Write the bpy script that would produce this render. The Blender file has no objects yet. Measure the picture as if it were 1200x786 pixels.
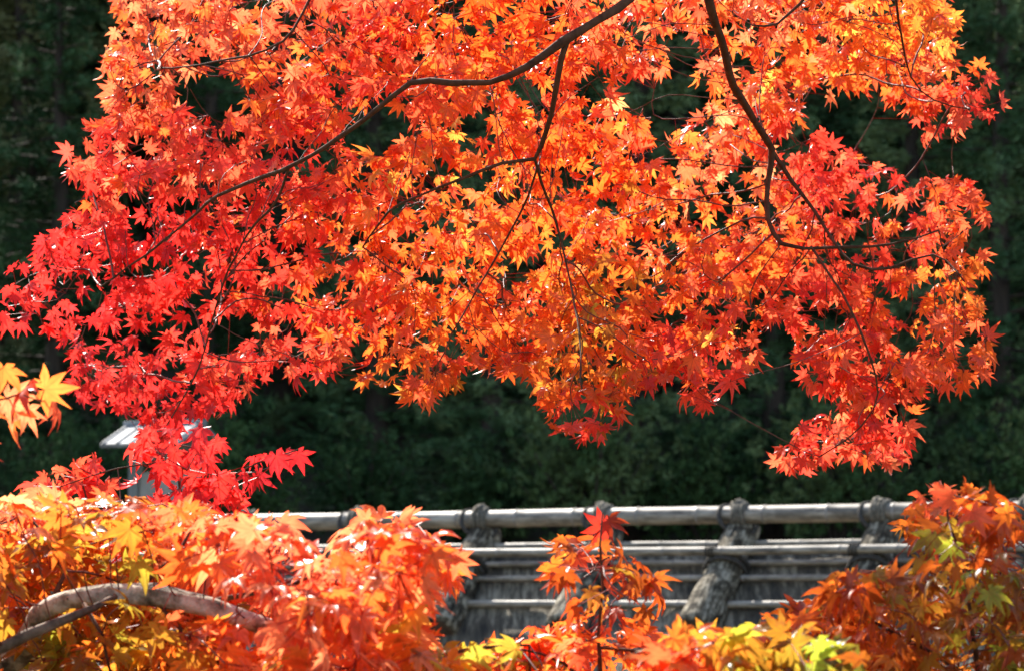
import bpy, math, random
import numpy as np
from mathutils import Vector, Matrix, noise

random.seed(7)
rng = np.random.default_rng(7)
R = math.radians
scene = bpy.context.scene
COL = scene.collection

# ------------------------------------------------------------------ camera, light, exposure
FPX = 3087.0                                   # focal length in pixels of the 1200 px wide photograph
PITCH = R(5.6)
CAM = Vector((0.0, 0.0, 1.6))
cd = bpy.data.cameras.new("camera")
cam = bpy.data.objects.new("camera", cd)
COL.objects.link(cam)
cam.location = CAM
cam.rotation_euler = (R(90) + PITCH, 0, 0)
cd.sensor_width = 36.0
cd.lens = 36.0 * FPX / 1200.0
cd.clip_start = 0.1
cd.clip_end = 1500.0
cd.dof.use_dof = True
cd.dof.focus_distance = 5.4
cd.dof.aperture_fstop = 8.5
scene.camera = cam

SUN_EL, SUN_AZ = R(46), R(-27)                 # azimuth clockwise from +Y: the sun stands behind the trees, to the left
sun_dir = Vector((math.sin(SUN_AZ) * math.cos(SUN_EL), math.cos(SUN_AZ) * math.cos(SUN_EL), math.sin(SUN_EL)))
ld = bpy.data.lights.new("sun", 'SUN')
ld.energy = 5.0
ld.angle = R(0.55)
ld.color = (1.0, 0.95, 0.86)
sun = bpy.data.objects.new("sun", ld)
COL.objects.link(sun)
sun.rotation_euler = (-sun_dir).to_track_quat('-Z', 'Y').to_euler()

world = bpy.data.worlds.new("World")
scene.world = world
world.use_nodes = True
wn = world.node_tree
bg = wn.nodes['Background']
sky = wn.nodes.new('ShaderNodeTexSky')
sky.sky_type = 'NISHITA'
sky.sun_disc = False
sky.sun_elevation = SUN_EL
sky.sun_rotation = SUN_AZ % (2 * math.pi)
wn.links.new(sky.outputs[0], bg.inputs[0])
bg.inputs[1].default_value = 0.13

vs = scene.view_settings
vs.view_transform = 'Standard'
vs.look = 'None'
vs.gamma = 1
vs.use_curve_mapping = False
vs.exposure = 1.5
cy = scene.cycles
cy.max_bounces = 9
cy.diffuse_bounces = 6
cy.glossy_bounces = 3
cy.transmission_bounces = 6
cy.caustics_reflective = False
cy.caustics_refractive = False
cy.sample_clamp_indirect = 6.0
cy.use_denoising = True
cy.denoiser = 'OPENIMAGEDENOISE'

# ------------------------------------------------------------------ helpers
FW = Vector((0, math.cos(PITCH), math.sin(PITCH)))
UP = Vector((0, -math.sin(PITCH), math.cos(PITCH)))


def at(px, py, d):
    """Photograph pixel at depth d -> point of the place."""
    return CAM + d * (FW + Vector((1, 0, 0)) * ((px - 600) / FPX) + UP * ((393 - py) / FPX))


def at_np(px, py, d):
    px, py, d = np.asarray(px, float), np.asarray(py, float), np.asarray(d, float)
    u, v = (px - 600) / FPX, (393 - py) / FPX
    out = np.zeros((len(px), 3))
    out[:, 0] = u * d
    out[:, 1] = d * (FW.y + v * UP.y)
    out[:, 2] = CAM.z + d * (FW.z + v * UP.z)
    return out


def tag(o, label=None, cat=None, group=None, kind=None):
    if label: o["label"] = label
    if cat: o["category"] = cat
    if group: o["group"] = group
    if kind: o["kind"] = kind
    return o


def empty(name, loc, label, cat, group=None, rz=0):
    o = bpy.data.objects.new(name, None)
    COL.objects.link(o)
    o.location = loc
    o.rotation_euler = (0, 0, rz)
    o.empty_display_size = 0.3
    return tag(o, label, cat, group)


class MB:
    """Collects vertices and faces and links them as one mesh object."""
    def __init__(self):
        self.v, self.f, self.smooth = [], [], True

    def add(self, v, f):
        o = len(self.v)
        self.v.extend([tuple(p) for p in v])
        self.f.extend([tuple(i + o for i in q) for q in f])

    def box(self, c, s, rot=None):
        vs_, fs_ = [], [(0, 1, 3, 2), (4, 6, 7, 5), (0, 4, 5, 1), (2, 3, 7, 6), (0, 2, 6, 4), (1, 5, 7, 3)]
        for x in (-1, 1):
            for y in (-1, 1):
                for z in (-1, 1):
                    p = Vector((x * s[0] / 2, y * s[1] / 2, z * s[2] / 2))
                    if rot is not None: p = rot @ p
                    vs_.append(p + Vector(c))
        self.add(vs_, fs_)

    def tube(self, pts, rad, sides=8, caps=True, wob=0.0, seed=0):
        pts = [Vector(p) for p in pts]
        n = len(pts)
        if n < 2: return
        t0 = (pts[1] - pts[0]).normalized()
        ref = Vector((0, 0, 1)) if abs(t0.z) < 0.9 else Vector((1, 0, 0))
        nrm = t0.cross(ref).normalized()
        vs_ = []
        for i in range(n):
            a, b = pts[max(i - 1, 0)], pts[min(i + 1, n - 1)]
            t = (b - a)
            t = t.normalized() if t.length > 1e-9 else t0
            nrm = (nrm - t * nrm.dot(t))
            nrm = nrm.normalized() if nrm.length > 1e-6 else t.orthogonal().normalized()
            bn = t.cross(nrm)
            r = rad[i] if hasattr(rad, '__len__') else rad
            for k in range(sides):
                an = 2 * math.pi * k / sides
                rr = r
                if wob:
                    q = pts[i] * 9 + Vector((math.cos(an), math.sin(an), seed)) * 1.3
                    rr = r * (1 + wob * noise.noise(q))
                vs_.append(pts[i] + (nrm * math.cos(an) + bn * math.sin(an)) * rr)
        fs_ = []
        for i in range(n - 1):
            for k in range(sides):
                k2 = (k + 1) % sides
                fs_.append((i * sides + k, i * sides + k2, (i + 1) * sides + k2, (i + 1) * sides + k))
        if caps:
            fs_.append(tuple(range(sides))[::-1])
            fs_.append(tuple((n - 1) * sides + k for k in range(sides)))
        self.add(vs_, fs_)

    def build(self, name, mat, parent=None, smooth=True, bevel=0):
        me = bpy.data.meshes.new(name)
        me.from_pydata(self.v, [], self.f)
        if smooth: me.polygons.foreach_set("use_smooth", [True] * len(me.polygons))
        me.materials.append(mat)
        o = bpy.data.objects.new(name, me)
        COL.objects.link(o)
        if parent is not None:
            o.parent = parent
            o.matrix_parent_inverse = parent_inv(parent)
        if bevel:
            b = o.modifiers.new("bevel", 'BEVEL')
            b.width = bevel
            b.segments = 2
            b.limit_method = 'ANGLE'
        return o


def world_mat(o):
    m = Matrix.LocRotScale(o.location, o.rotation_euler, o.scale)
    if o.parent is not None:
        m = world_mat(o.parent) @ o.matrix_parent_inverse @ m
    return m


def parent_inv(p):
    return world_mat(p).inverted()


def fast_mesh(name, verts, loops, totals, mat, parent=None, cols=None, rib=None, smooth=True):
    me = bpy.data.meshes.new(name)
    verts = np.asarray(verts, np.float32)
    me.vertices.add(len(verts))
    me.vertices.foreach_set("co", verts.ravel())
    me.loops.add(len(loops))
    me.loops.foreach_set("vertex_index", np.asarray(loops, np.int32))
    me.polygons.add(len(totals))
    st = np.concatenate([[0], np.cumsum(totals)[:-1]]).astype(np.int32)
    me.polygons.foreach_set("loop_start", st)
    me.polygons.foreach_set("loop_total", np.asarray(totals, np.int32))
    if smooth: me.polygons.foreach_set("use_smooth", np.ones(len(totals), bool))
    me.update(calc_edges=True)
    if cols is not None:
        a = me.attributes.new("leaf_colour", 'FLOAT_COLOR', 'POINT')
        c4 = np.ones((len(verts), 4), np.float32)
        c4[:, :3] = cols
        a.data.foreach_set("color", c4.ravel())
    if rib is not None:
        a = me.attributes.new("rib", 'FLOAT', 'POINT')
        a.data.foreach_set("value", np.asarray(rib, np.float32))
    me.materials.append(mat)
    o = bpy.data.objects.new(name, me)
    COL.objects.link(o)
    if parent is not None:
        o.parent = parent
        o.matrix_parent_inverse = parent_inv(parent)
    return o


def copy_tree(o, parent=None):
    c = o.copy()
    COL.objects.link(c)
    c.parent = parent
    for ch in list(o.children):
        copy_tree(ch, c)
    return c

# ------------------------------------------------------------------ materials


def mat_new(name):
    m = bpy.data.materials.new(name)
    m.use_nodes = True
    nt = m.node_tree
    return m, nt, nt.nodes['Principled BSDF'], nt.nodes['Material Output']


def ramp(nt, fac, stops):
    r = nt.nodes.new('ShaderNodeValToRGB')
    els = r.color_ramp.elements
    while len(els) < len(stops): els.new(0.5)
    for e, (p, c) in zip(els, stops):
        e.position = p
        e.color = (*c, 1)
    nt.links.new(fac, r.inputs[0])
    return r.outputs[0]


def noise_tex(nt, scale, detail=4, rough=0.6, stretch=(1, 1, 1), coord='Object'):
    tc = nt.nodes.new('ShaderNodeTexCoord')
    mp = nt.nodes.new('ShaderNodeMapping')
    mp.inputs['Scale'].default_value = stretch
    nt.links.new(tc.outputs[coord], mp.inputs[0])
    n = nt.nodes.new('ShaderNodeTexNoise')
    n.inputs['Scale'].default_value = scale
    n.inputs['Detail'].default_value = detail
    n.inputs['Roughness'].default_value = rough
    nt.links.new(mp.outputs[0], n.inputs['Vector'])
    return n.outputs['Fac']


def bump(nt, bsdf, h, strength=0.4, dist=0.01):
    b = nt.nodes.new('ShaderNodeBump')
    b.inputs['Strength'].default_value = strength
    b.inputs['Distance'].default_value = dist
    nt.links.new(h, b.inputs['Height'])
    nt.links.new(b.outputs[0], bsdf.inputs['Normal'])


def simple(name, stops, scale, rough=0.8, stretch=(1, 1, 1), bs=0.5, bd=0.01, detail=5, spec=0.3):
    m, nt, b, out = mat_new(name)
    f = noise_tex(nt, scale, detail, 0.65, stretch)
    nt.links.new(ramp(nt, f, stops), b.inputs['Base Color'])
    b.inputs['Roughness'].default_value = rough
    b.inputs['Specular IOR Level'].default_value = spec
    if bs: bump(nt, b, f, bs, bd)
    return m


def leaf_material(name, rough=0.33, trans=0.7, spec=0.5):
    m, nt, b, out = mat_new(name)
    at_ = nt.nodes.new('ShaderNodeAttribute')
    at_.attribute_name = "leaf_colour"
    rb = nt.nodes.new('ShaderNodeAttribute')
    rb.attribute_name = "rib"
    f = noise_tex(nt, 55, 3, 0.6)
    # mottling of the blade
    mr = nt.nodes.new('ShaderNodeMapRange')
    mr.inputs[1].default_value, mr.inputs[2].default_value = 0.3, 0.7
    mr.inputs[3].default_value, mr.inputs[4].default_value = 0.78, 1.12
    nt.links.new(f, mr.inputs[0])
    mul = nt.nodes.new('ShaderNodeVectorMath')
    mul.operation = 'SCALE'
    nt.links.new(at_.outputs['Color'], mul.inputs[0])
    nt.links.new(mr.outputs[0], mul.inputs['Scale'])
    # darker veins along the lobes
    pw = nt.nodes.new('ShaderNodeMath')
    pw.operation = 'POWER'
    nt.links.new(rb.outputs['Fac'], pw.inputs[0])
    pw.inputs[1].default_value = 7
    vm = nt.nodes.new('ShaderNodeMix')
    vm.data_type = 'RGBA'
    vm.inputs[7].default_value = (0.35, 0.05, 0.02, 1)
    sc_ = nt.nodes.new('ShaderNodeMath')
    sc_.operation = 'MULTIPLY'
    sc_.inputs[1].default_value = 0.38
    nt.links.new(pw.outputs[0], sc_.inputs[0])
    nt.links.new(sc_.outputs[0], vm.inputs[0])
    nt.links.new(mul.outputs[0], vm.inputs[6])
    f3 = noise_tex(nt, 34, 2, 0.5)
    dr = nt.nodes.new('ShaderNodeMapRange')
    dr.inputs[1].default_value, dr.inputs[2].default_value = 0.66, 0.74
    dr.inputs[3].default_value, dr.inputs[4].default_value = 0.0, 0.75
    nt.links.new(f3, dr.inputs[0])
    vd = nt.nodes.new('ShaderNodeMix')
    vd.data_type = 'RGBA'
    vd.inputs[7].default_value = (0.2, 0.06, 0.02, 1)
    nt.links.new(dr.outputs[0], vd.inputs[0])
    nt.links.new(vm.outputs[2], vd.inputs[6])
    vm = vd
    nt.links.new(vm.outputs[2], b.inputs['Base Color'])
    b.inputs['Roughness'].default_value = rough
    b.inputs['Specular IOR Level'].default_value = spec
    bump(nt, b, f, 0.12, 0.004)
    tr = nt.nodes.new('ShaderNodeBsdfTranslucent')
    nt.links.new(vm.outputs[2], tr.inputs['Color'])
    mx = nt.nodes.new('ShaderNodeMixShader')
    mx.inputs[0].default_value = trans
    nt.links.new(b.outputs[0], mx.inputs[1])
    nt.links.new(tr.outputs[0], mx.inputs[2])
    nt.links.new(mx.outputs[0], out.inputs['Surface'])
    return m


M_leaf = leaf_material("maple_leaf")
M_bark_dark = simple("maple_bark_dark", [(0.3, (0.04, 0.016, 0.008)), (0.7, (0.12, 0.052, 0.026))], 40, 0.8, (1, 1, 1), 0.6, 0.004, spec=0.12)
M_twig = simple("maple_twig", [(0.3, (0.06, 0.016, 0.01)), (0.7, (0.17, 0.055, 0.032))], 30, 0.5, (1, 1, 1), 0.2, 0.002, spec=0.25)
M_bark_pale = simple("maple_bark_pale", [(0.36, (0.035, 0.028, 0.018)), (0.47, (0.18, 0.155, 0.11)), (0.6, (0.5, 0.46, 0.36))], 17, 0.85, (1, 1, 1), 1.0, 0.015, spec=0.2)  # bark mottling, its contrast raised to imitate leaf shadows on the limb
M_bark_mid = simple("maple_bark_brown", [(0.33, (0.05, 0.033, 0.022)), (0.66, (0.22, 0.16, 0.11))], 24, 0.8, (1, 1, 1), 0.8, 0.006, spec=0.2)

def log_material():
    m, nt, b, out = mat_new("weathered_log")
    tc = nt.nodes.new('ShaderNodeTexCoord')
    m1 = nt.nodes.new('ShaderNodeMapping')
    th, ph = R(30), R(45)
    sl = Vector((-math.sin(th) * math.cos(ph), -math.cos(th) * math.cos(ph), -math.sin(ph)))
    m1.inputs['Rotation'].default_value = sl.rotation_difference(Vector((0, 0, 1))).to_euler()
    m2 = nt.nodes.new('ShaderNodeMapping')
    m2.inputs['Scale'].default_value = (1, 1, 0.16)
    nt.links.new(tc.outputs['Object'], m1.inputs[0])
    nt.links.new(m1.outputs[0], m2.inputs[0])
    g = nt.nodes.new('ShaderNodeTexNoise')
    g.inputs['Scale'].default_value = 42
    g.inputs['Detail'].default_value = 6
    g.inputs['Roughness'].default_value = 0.7
    nt.links.new(m2.outputs[0], g.inputs['Vector'])
    p = noise_tex(nt, 16, 5, 0.7)
    ad = nt.nodes.new('ShaderNodeMath')
    nt.links.new(g.outputs['Fac'], ad.inputs[0])
    nt.links.new(p, ad.inputs[1])
    hf = nt.nodes.new('ShaderNodeMath')
    hf.operation = 'MULTIPLY'
    hf.inputs[1].default_value = 0.5
    nt.links.new(ad.outputs[0], hf.inputs[0])
    nt.links.new(ramp(nt, hf.outputs[0], [(0.41, (0.016, 0.012, 0.008)), (0.5, (0.095, 0.076, 0.05)), (0.59, (0.38, 0.325, 0.235))]), b.inputs['Base Color'])
    b.inputs['Roughness'].default_value = 0.9
    b.inputs['Specular IOR Level'].default_value = 0.2
    bump(nt, b, hf.outputs[0], 1.0, 0.03)
    return m


M_log = log_material()
M_log_end = simple("log_end_wood", [(0.3, (0.03, 0.018, 0.012)), (0.7, (0.1, 0.06, 0.04))], 20, 0.9)
M_bamboo = simple("weathered_bamboo", [(0.3, (0.045, 0.034, 0.024)), (0.46, (0.17, 0.138, 0.1)), (0.66, (0.36, 0.305, 0.235))], 9, 0.55, (0.45, 1, 3), 0.3, 0.004, spec=0.5)
M_bamboo_node = simple("bamboo_node_ring", [(0.3, (0.12, 0.1, 0.08)), (0.7, (0.3, 0.26, 0.22))], 12, 0.6)
M_rope = simple("dark_palm_rope", [(0.3, (0.022, 0.018, 0.014)), (0.7, (0.09, 0.078, 0.065))], 90, 0.95, (1, 1, 1), 1.0, 0.008)
M_rope_grey = simple("grey_rope_knot", [(0.3, (0.04, 0.034, 0.025)), (0.7, (0.2, 0.172, 0.13))], 60, 0.95, (1, 1, 1), 1.0, 0.008)
M_plaster = simple("earth_plaster", [(0.3, (0.3, 0.25, 0.18)), (0.7, (0.42, 0.36, 0.27))], 6, 0.9)
M_timber = simple("dark_timber", [(0.3, (0.05, 0.035, 0.025)), (0.7, (0.13, 0.09, 0.06))], 8, 0.8, (1, 1, 0.15))


def thatch_material():
    m, nt, b, out = mat_new("old_bark_thatch")
    f = noise_tex(nt, 22, 6, 0.75, (1.0, 0.16, 0.16))
    f2 = noise_tex(nt, 2.2, 4, 0.6)
    mx = nt.nodes.new('ShaderNodeMath')
    mx.operation = 'MULTIPLY_ADD'
    mx.inputs[1].default_value = 0.6
    nt.links.new(f, mx.inputs[0])
    m2 = nt.nodes.new('ShaderNodeMath')
    m2.operation = 'MULTIPLY'
    m2.inputs[1].default_value = 0.4
    nt.links.new(f2, m2.inputs[0])
    nt.links.new(m2.outputs[0], mx.inputs[2])
    nt.links.new(ramp(nt, mx.outputs[0], [(0.4, (0.017, 0.013, 0.008)), (0.5, (0.082, 0.063, 0.04)), (0.6, (0.31, 0.255, 0.175))]), b.inputs['Base Color'])
    b.inputs['Roughness'].default_value = 0.92
    bump(nt, b, f, 1.0, 0.04)
    return m


M_thatch = thatch_material()


def conifer_material(name, c0, c1, c2):
    m, nt, b, out = mat_new(name)
    f = noise_tex(nt, 0.5, 2, 0.5)
    oi = nt.nodes.new('ShaderNodeObjectInfo')
    ad = nt.nodes.new('ShaderNodeMath')
    ad.operation = 'MULTIPLY_ADD'
    ad.inputs[1].default_value = 0.3
    ad.inputs[2].default_value = -0.13
    nt.links.new(oi.outputs['Random'], ad.inputs[0])
    s = nt.nodes.new('ShaderNodeMath')
    nt.links.new(f, s.inputs[0])
    nt.links.new(ad.outputs[0], s.inputs[1])
    nt.links.new(ramp(nt, s.outputs[0], [(0.36, c0), (0.52, c1), (0.64, c2)]), b.inputs['Base Color'])  # foliage tint; its light and dark clumps imitate lit boughs over shaded gaps
    b.inputs['Roughness'].default_value = 0.9
    b.inputs['Specular IOR Level'].default_value = 0.04
    return m


M_cedar = conifer_material("cedar_foliage", (0.022, 0.036, 0.012), (0.08, 0.115, 0.042), (0.17, 0.17, 0.07))
M_cypress = conifer_material("cypress_foliage", (0.018, 0.038, 0.014), (0.064, 0.12, 0.05), (0.13, 0.18, 0.075))
M_shrub = conifer_material("shrub_foliage", (0.024, 0.048, 0.018), (0.05, 0.09, 0.03), (0.09, 0.12, 0.045))
M_cedar_bark = simple("cedar_bark", [(0.3, (0.02, 0.014, 0.01)), (0.7, (0.06, 0.042, 0.03))], 6, 0.9, (1, 1, 0.2), 1.0, 0.03)
M_ground = simple("leafy_ground", [(0.3, (0.045, 0.035, 0.022)), (0.5, (0.085, 0.07, 0.04)), (0.7, (0.06, 0.075, 0.03))], 3, 0.95, (1, 1, 1), 0.6, 0.05)

# ------------------------------------------------------------------ ground: one sheet, terrace, hollow with the hut, wooded hill


def lerp_tab(t, tab):
    for (a, za), (b, zb) in zip(tab, tab[1:]):
        if t <= b:
            s = max(0.0, (t - a) / (b - a))
            s = s * s * (3 - 2 * s) if zb * za <= 0 or True else s
            return za + (zb - za) * s
    return tab[-1][1]


TAB = [(-60, 0.0), (5.0, 0.0), (10.5, -2.0), (18.0, -2.0), (22.0, 0.1), (36, 2.2), (46, 5.5)]


def ground_z(x, y):
    if y <= 46:
        z = lerp_tab(y, TAB)
    elif y < 160:
        z = 5.5 + (y - 46) * 0.72
    else:
        z = 5.5 + 114 * 0.72 + 8 * math.sin((y - 160) / 60)
    return z + 0.12 * noise.noise(Vector((x * 0.25, y * 0.25, 0))) * min(1, max(0, (y - 3) / 6) + 0.25) + max(0, y - 40) * 0.03 * noise.noise(Vector((x * 0.03, y * 0.03, 5)))


def build_ground():
    ys = list(np.arange(-40, 0, 4)) + list(np.arange(0, 50, 0.5)) + list(np.arange(50, 170, 4)) + list(np.arange(170, 420, 25))
    xs = list(np.arange(-260, -30, 23)) + list(np.arange(-30, 30, 0.75)) + list(np.arange(30, 261, 23))
    m = MB()
    nx = len(xs)
    m.v = [(x, y, ground_z(x, y)) for y in ys for x in xs]
    for j in range(len(ys) - 1):
        for i in range(nx - 1):
            m.f.append((j * nx + i, j * nx + i + 1, (j + 1) * nx + i + 1, (j + 1) * nx + i))
    tag(m.build("ground", M_ground), "leaf littered ground falling to a hollow and rising into a wooded hill", "ground", kind="structure")


build_ground()

# ------------------------------------------------------------------ the thatched hut with its bamboo and log ridge
TH, PHI = R(30), R(45)
RIDGE = Vector((math.cos(TH), -math.sin(TH), 0))            # right end comes nearer
OUT = Vector((-math.sin(TH), -math.cos(TH), 0))              # from the ridge towards the viewer, horizontally
P0 = at(867, 603, 15.0)
SP = 0.862                                                   # spacing of the saddle logs
LR = 0.116
SL = OUT * math.cos(PHI) + Vector((0, 0, -math.sin(PHI)))    # down the front slope
SLB = -OUT * math.cos(PHI) + Vector((0, 0, -math.sin(PHI)))  # down the rear slope
NF = OUT * math.sin(PHI) + Vector((0, 0, math.cos(PHI)))     # normal of the front slope
NB = -OUT * math.sin(PHI) + Vector((0, 0, math.cos(PHI)))
K0, K1 = -4.9, 4.6

hut = empty("thatched_hut", Vector((P0.x, P0.y, ground_z(P0.x, P0.y))) - OUT * 0.0,
            "thatched hut roof with grey bamboo poles and logs tied along its ridge", "hut")


def roof_slab():
    # apex sits below the crossing of the logs
    ap = P0 - Vector((0, 0, 0.195))
    th, ln = 0.26, 2.35
    rows = 26
    m = MB()
    a, b = ap + RIDGE * (K0 * SP - 0.25), ap + RIDGE * (K1 * SP + 0.25)
    cols_ = 150
    for side, S, N in ((0, SL, NF), (1, SLB, NB)):
        grid = []
        for j in range(rows + 1):
            t = j / rows
            for i in range(cols_ + 1):
                p = a.lerp(b, i / cols_) + S * (ln * t)
                w = 0.018 * noise.noise(p * 3.0) + 0.012 * noise.noise(p * 11.0)
                # stepped courses of bark
                w += 0.012 * ((t * 9) % 1.0)
                grid.append(p + N * (w if j else 0.0))
        n1 = len(grid)
        low = []
        for j in (0, 1):
            for i in range(cols_ + 1):
                p = a.lerp(b, i / cols_) + S * (ln * j) - N * th * (1 if j else 0.6)
                low.append(p)
        fs = []
        W = cols_ + 1
        for j in range(rows):
            for i in range(cols_):
                q = (j * W + i, j * W + i + 1, (j + 1) * W + i + 1, (j + 1) * W + i)
                fs.append(q if side else q[::-1])
        for i in range(cols_):
            fs.append((rows * W + i, rows * W + i + 1, n1 + W + i + 1, n1 + W + i))      # eave
            fs.append((n1 + i, n1 + i + 1, n1 + W + i + 1, n1 + W + i))                  # soffit
        fs.append(tuple([j * W for j in range(rows + 1)] + [n1 + W, n1]))
        fs.append(tuple([j * W + cols_ for j in range(rows + 1)] + [n1 + W + cols_, n1 + cols_]))
        m.add(grid + low, fs)
    return m.build("thatch", M_thatch, hut)


roof_slab()


def bamboo(offset, r, k0=K0, k1=K1, name="bamboo_pole", phase=0.0, node_gap=0.36):
    """A pole parallel to the ridge with its swollen joints."""
    a, b = P0 + offset + RIDGE * (k0 * SP), P0 + offset + RIDGE * (k1 * SP)
    L = (b - a).length
    S, kind = list(np.linspace(0, L, int(L / 0.07))), {}
    s = node_gap - phase % node_gap
    stops = [(x, 1.0, 0) for x in S]
    while s < L - 0.05:
        stops = [q for q in stops if abs(q[0] - s) > 0.03]
        stops += [(s - 0.02, 1.0, 0), (s - 0.007, 1.05, 1), (s, 1.075, 1), (s + 0.006, 1.03, 1), (s + 0.012, 1.0, 0)]
        s += node_gap * random.uniform(0.92, 1.08)
    stops.sort()
    pts, rad = [], []
    for s, k, _ in stops:
        w = Vector((0, 0, 1)) * (0.008 * noise.noise(Vector((s * 0.6, phase, r * 50)))) + OUT * 0.006 * noise.noise(Vector((s * 0.5, phase + 9, 0)))
        pts.append(a + RIDGE * s + w)
        rad.append(r * (1.0 - 0.12 * s / L) * k)
    m = MB()
    m.tube(pts, rad, 16)
    o = m.build(name, M_bamboo, hut)
    o.data.materials.append(M_bamboo_node)
    for i in range(len(stops) - 1):
        if stops[i][2] and stops[i + 1][2]:
            for q in range(16):
                o.data.polygons[i * 16 + q].material_index = 1
    return o


o = bamboo(Vector((0, 0, 0.0)), 0.054, name="ridge_pole", phase=0.11, node_gap=0.42)
o["label"] = "thick ridge bamboo carried above the roof"
top = -Vector((0, 0, 0.135))                                  # crossing of the logs, under the ridge pole
# pole lashed over the logs, then thin poles under the logs on the bark
bamboo(top + SL * 0.235 + NF * (LR + 0.022), 0.026, name="bamboo_pole", phase=0.05)
ap_off = -Vector((0, 0, 0.195))
bamboo(-Vector((0, 0, 0.162)), 0.021, phase=0.2, node_gap=0.3)
for s, r, ph in ((0.145, 0.018, 0.3), (0.265, 0.019, 0.12), (0.47, 0.022, 0.02), (1.05, 0.02, 0.1), (1.6, 0.02, 0.25)):
    bamboo(ap_off + SL * s + NF * 0.036, r, phase=ph, node_gap=0.3)
for s, r, ph in ((0.3, 0.02, 0.2), (0.8, 0.02, 0.1)):
    bamboo(ap_off + SLB * s + NB * 0.035, r, phase=ph, node_gap=0.3)
bamboo(top + SLB * 0.235 + NB * (LR + 0.022), 0.026, phase=0.16)


def torus(m, c, axis, R_, r, seg=22, sides=7, squash=1.0):
    axis = axis.normalized()
    u = axis.orthogonal().normalized()
    v = axis.cross(u)
    vs_, fs_ = [], []
    for i in range(seg):
        a = 2 * math.pi * i / seg
        d = u * math.cos(a) + v * math.sin(a)
        for k in range(sides):
            b = 2 * math.pi * k / sides
            vs_.append(c + d * (R_ + r * math.cos(b)) + axis * (r * math.sin(b) * squash))
    for i in range(seg):
        for k in range(sides):
            i2, k2 = (i + 1) % seg, (k + 1) % sides
            fs_.append((i * sides + k, i2 * sides + k, i2 * sides + k2, i * sides + k2))
    m.add(vs_, fs_)


for k in range(-4, 5):
    c = P0 + RIDGE * (k * SP + random.uniform(-0.015, 0.015))
    for S, N, front in ((SL, NF, True), (SLB, NB, False)):
        off = RIDGE * (0.0 if front else 0.05)
        a = c + top + off - S * (0.10 if front else -0.10)
        ln = 0.74 if front else 0.85
        sway = R(random.uniform(-2.5, 2.5))
        S2 = (S * math.cos(sway) + RIDGE * math.sin(sway)).normalized()
        pts, rad = [], []
        n = 22
        rk = LR * random.uniform(0.93, 1.05)
        for i in range(n + 1):
            t = i / n
            p = a + S2 * ((ln + (0.10 if front else 0)) * t) + N * 0.008 * noise.noise(Vector((t * 3, k, 0)))
            pts.append(p)
            rad.append(rk * (0.80 + 0.24 * t + 0.03 * noise.noise(Vector((t * 5, k * 3.1, 1)))) * (0.93 if i in (0, n) else 1))
        m = MB()
        m.tube(pts, rad, 22, caps=True, wob=0.09, seed=k * 2.7)
        lo = m.build("saddle_log", M_log, hut)
        # sawn end, hollowed and dark
        e = MB()
        u = S2.orthogonal().normalized()
        v = S2.cross(u)
        ring = [pts[-1] + S2 * 0.004 + (u * math.cos(x) + v * math.sin(x)) * rad[-1] * 0.9 for x in [2 * math.pi * i / 22 for i in range(22)]]
        inner = [pts[-1] - S2 * 0.02 + (u * math.cos(x) + v * math.sin(x)) * rad[-1] * 0.45 for x in [2 * math.pi * i / 22 for i in range(22)]]
        ring = [r_ + S2 * 0.0 for r_ in ring]
        inner = [p + S2 * 0.026 for p in inner]
        cen = pts[-1] + S2 * 0.005
        vs_ = ring + inner + [cen]
        fs_ = [(i, (i + 1) % 22, 22 + (i + 1) % 22, 22 + i) for i in range(22)] + [(22 + i, 22 + (i + 1) % 22, 44) for i in range(22)]
        e.add(vs_, fs_)
        e.build("sawn_end", M_log_end, lo)
        # lashing round the log where the cross pole lies on it
        if front:
            rp = MB()
            q = c + top + S * 0.235
            for j in range(4):
                torus(rp, q + S2 * (0.022 * j - 0.02), S2 + RIDGE * 0.12 * (j % 2), rk * 1.02, 0.009)
            for j in range(3):
                torus(rp, q + NB * 0 + N * (LR + 0.022) + RIDGE * (0.02 * j - 0.075), RIDGE + S * 0.25, 0.031, 0.006, 14, 6)
            rp.build("rope_lashing", M_rope, hut)
    # knot that ties the ridge pole to the crossing
    rp = MB()
    for j in range(4):
        torus(rp, c + RIDGE * (0.024 * j - 0.036), RIDGE + OUT * random.uniform(-0.35, 0.35), 0.062, 0.015, 20, 7)
    rp.build("rope_binding", M_rope_grey, hut)
    rp = MB()
    torus(rp, c - Vector((0, 0, 0.02)) - RIDGE * 0.055, RIDGE * 0.8 + OUT * 0.5 + Vector((0, 0, 0.5)), 0.085, 0.014, 20, 7)
    for j in range(3):
        torus(rp, c - Vector((0, 0, 0.06)) + RIDGE * (0.025 * j - 0.02), OUT + Vector((0, 0, 0.5 * (j - 1))), 0.08, 0.010, 20, 7)
    rp.build("rope_lashing", M_rope, hut)
    kn = MB()
    for j in range(5):
        p = c + Vector((0, 0, 0.058)) + RIDGE * random.uniform(-0.035, 0.035) + OUT * random.uniform(-0.03, 0.03)
        q = p + Vector((random.uniform(-0.03, 0.03), random.uniform(-0.02, 0.02), random.uniform(0.005, 0.03)))
        kn.tube([p - Vector((0, 0, 0.03)), p, q, q + Vector((0, 0, 0.006))], [0.018, 0.024, 0.02, 0.006], 8, wob=0.3, seed=j)
    kn.build("rope_knot", M_rope_grey, hut)

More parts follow.
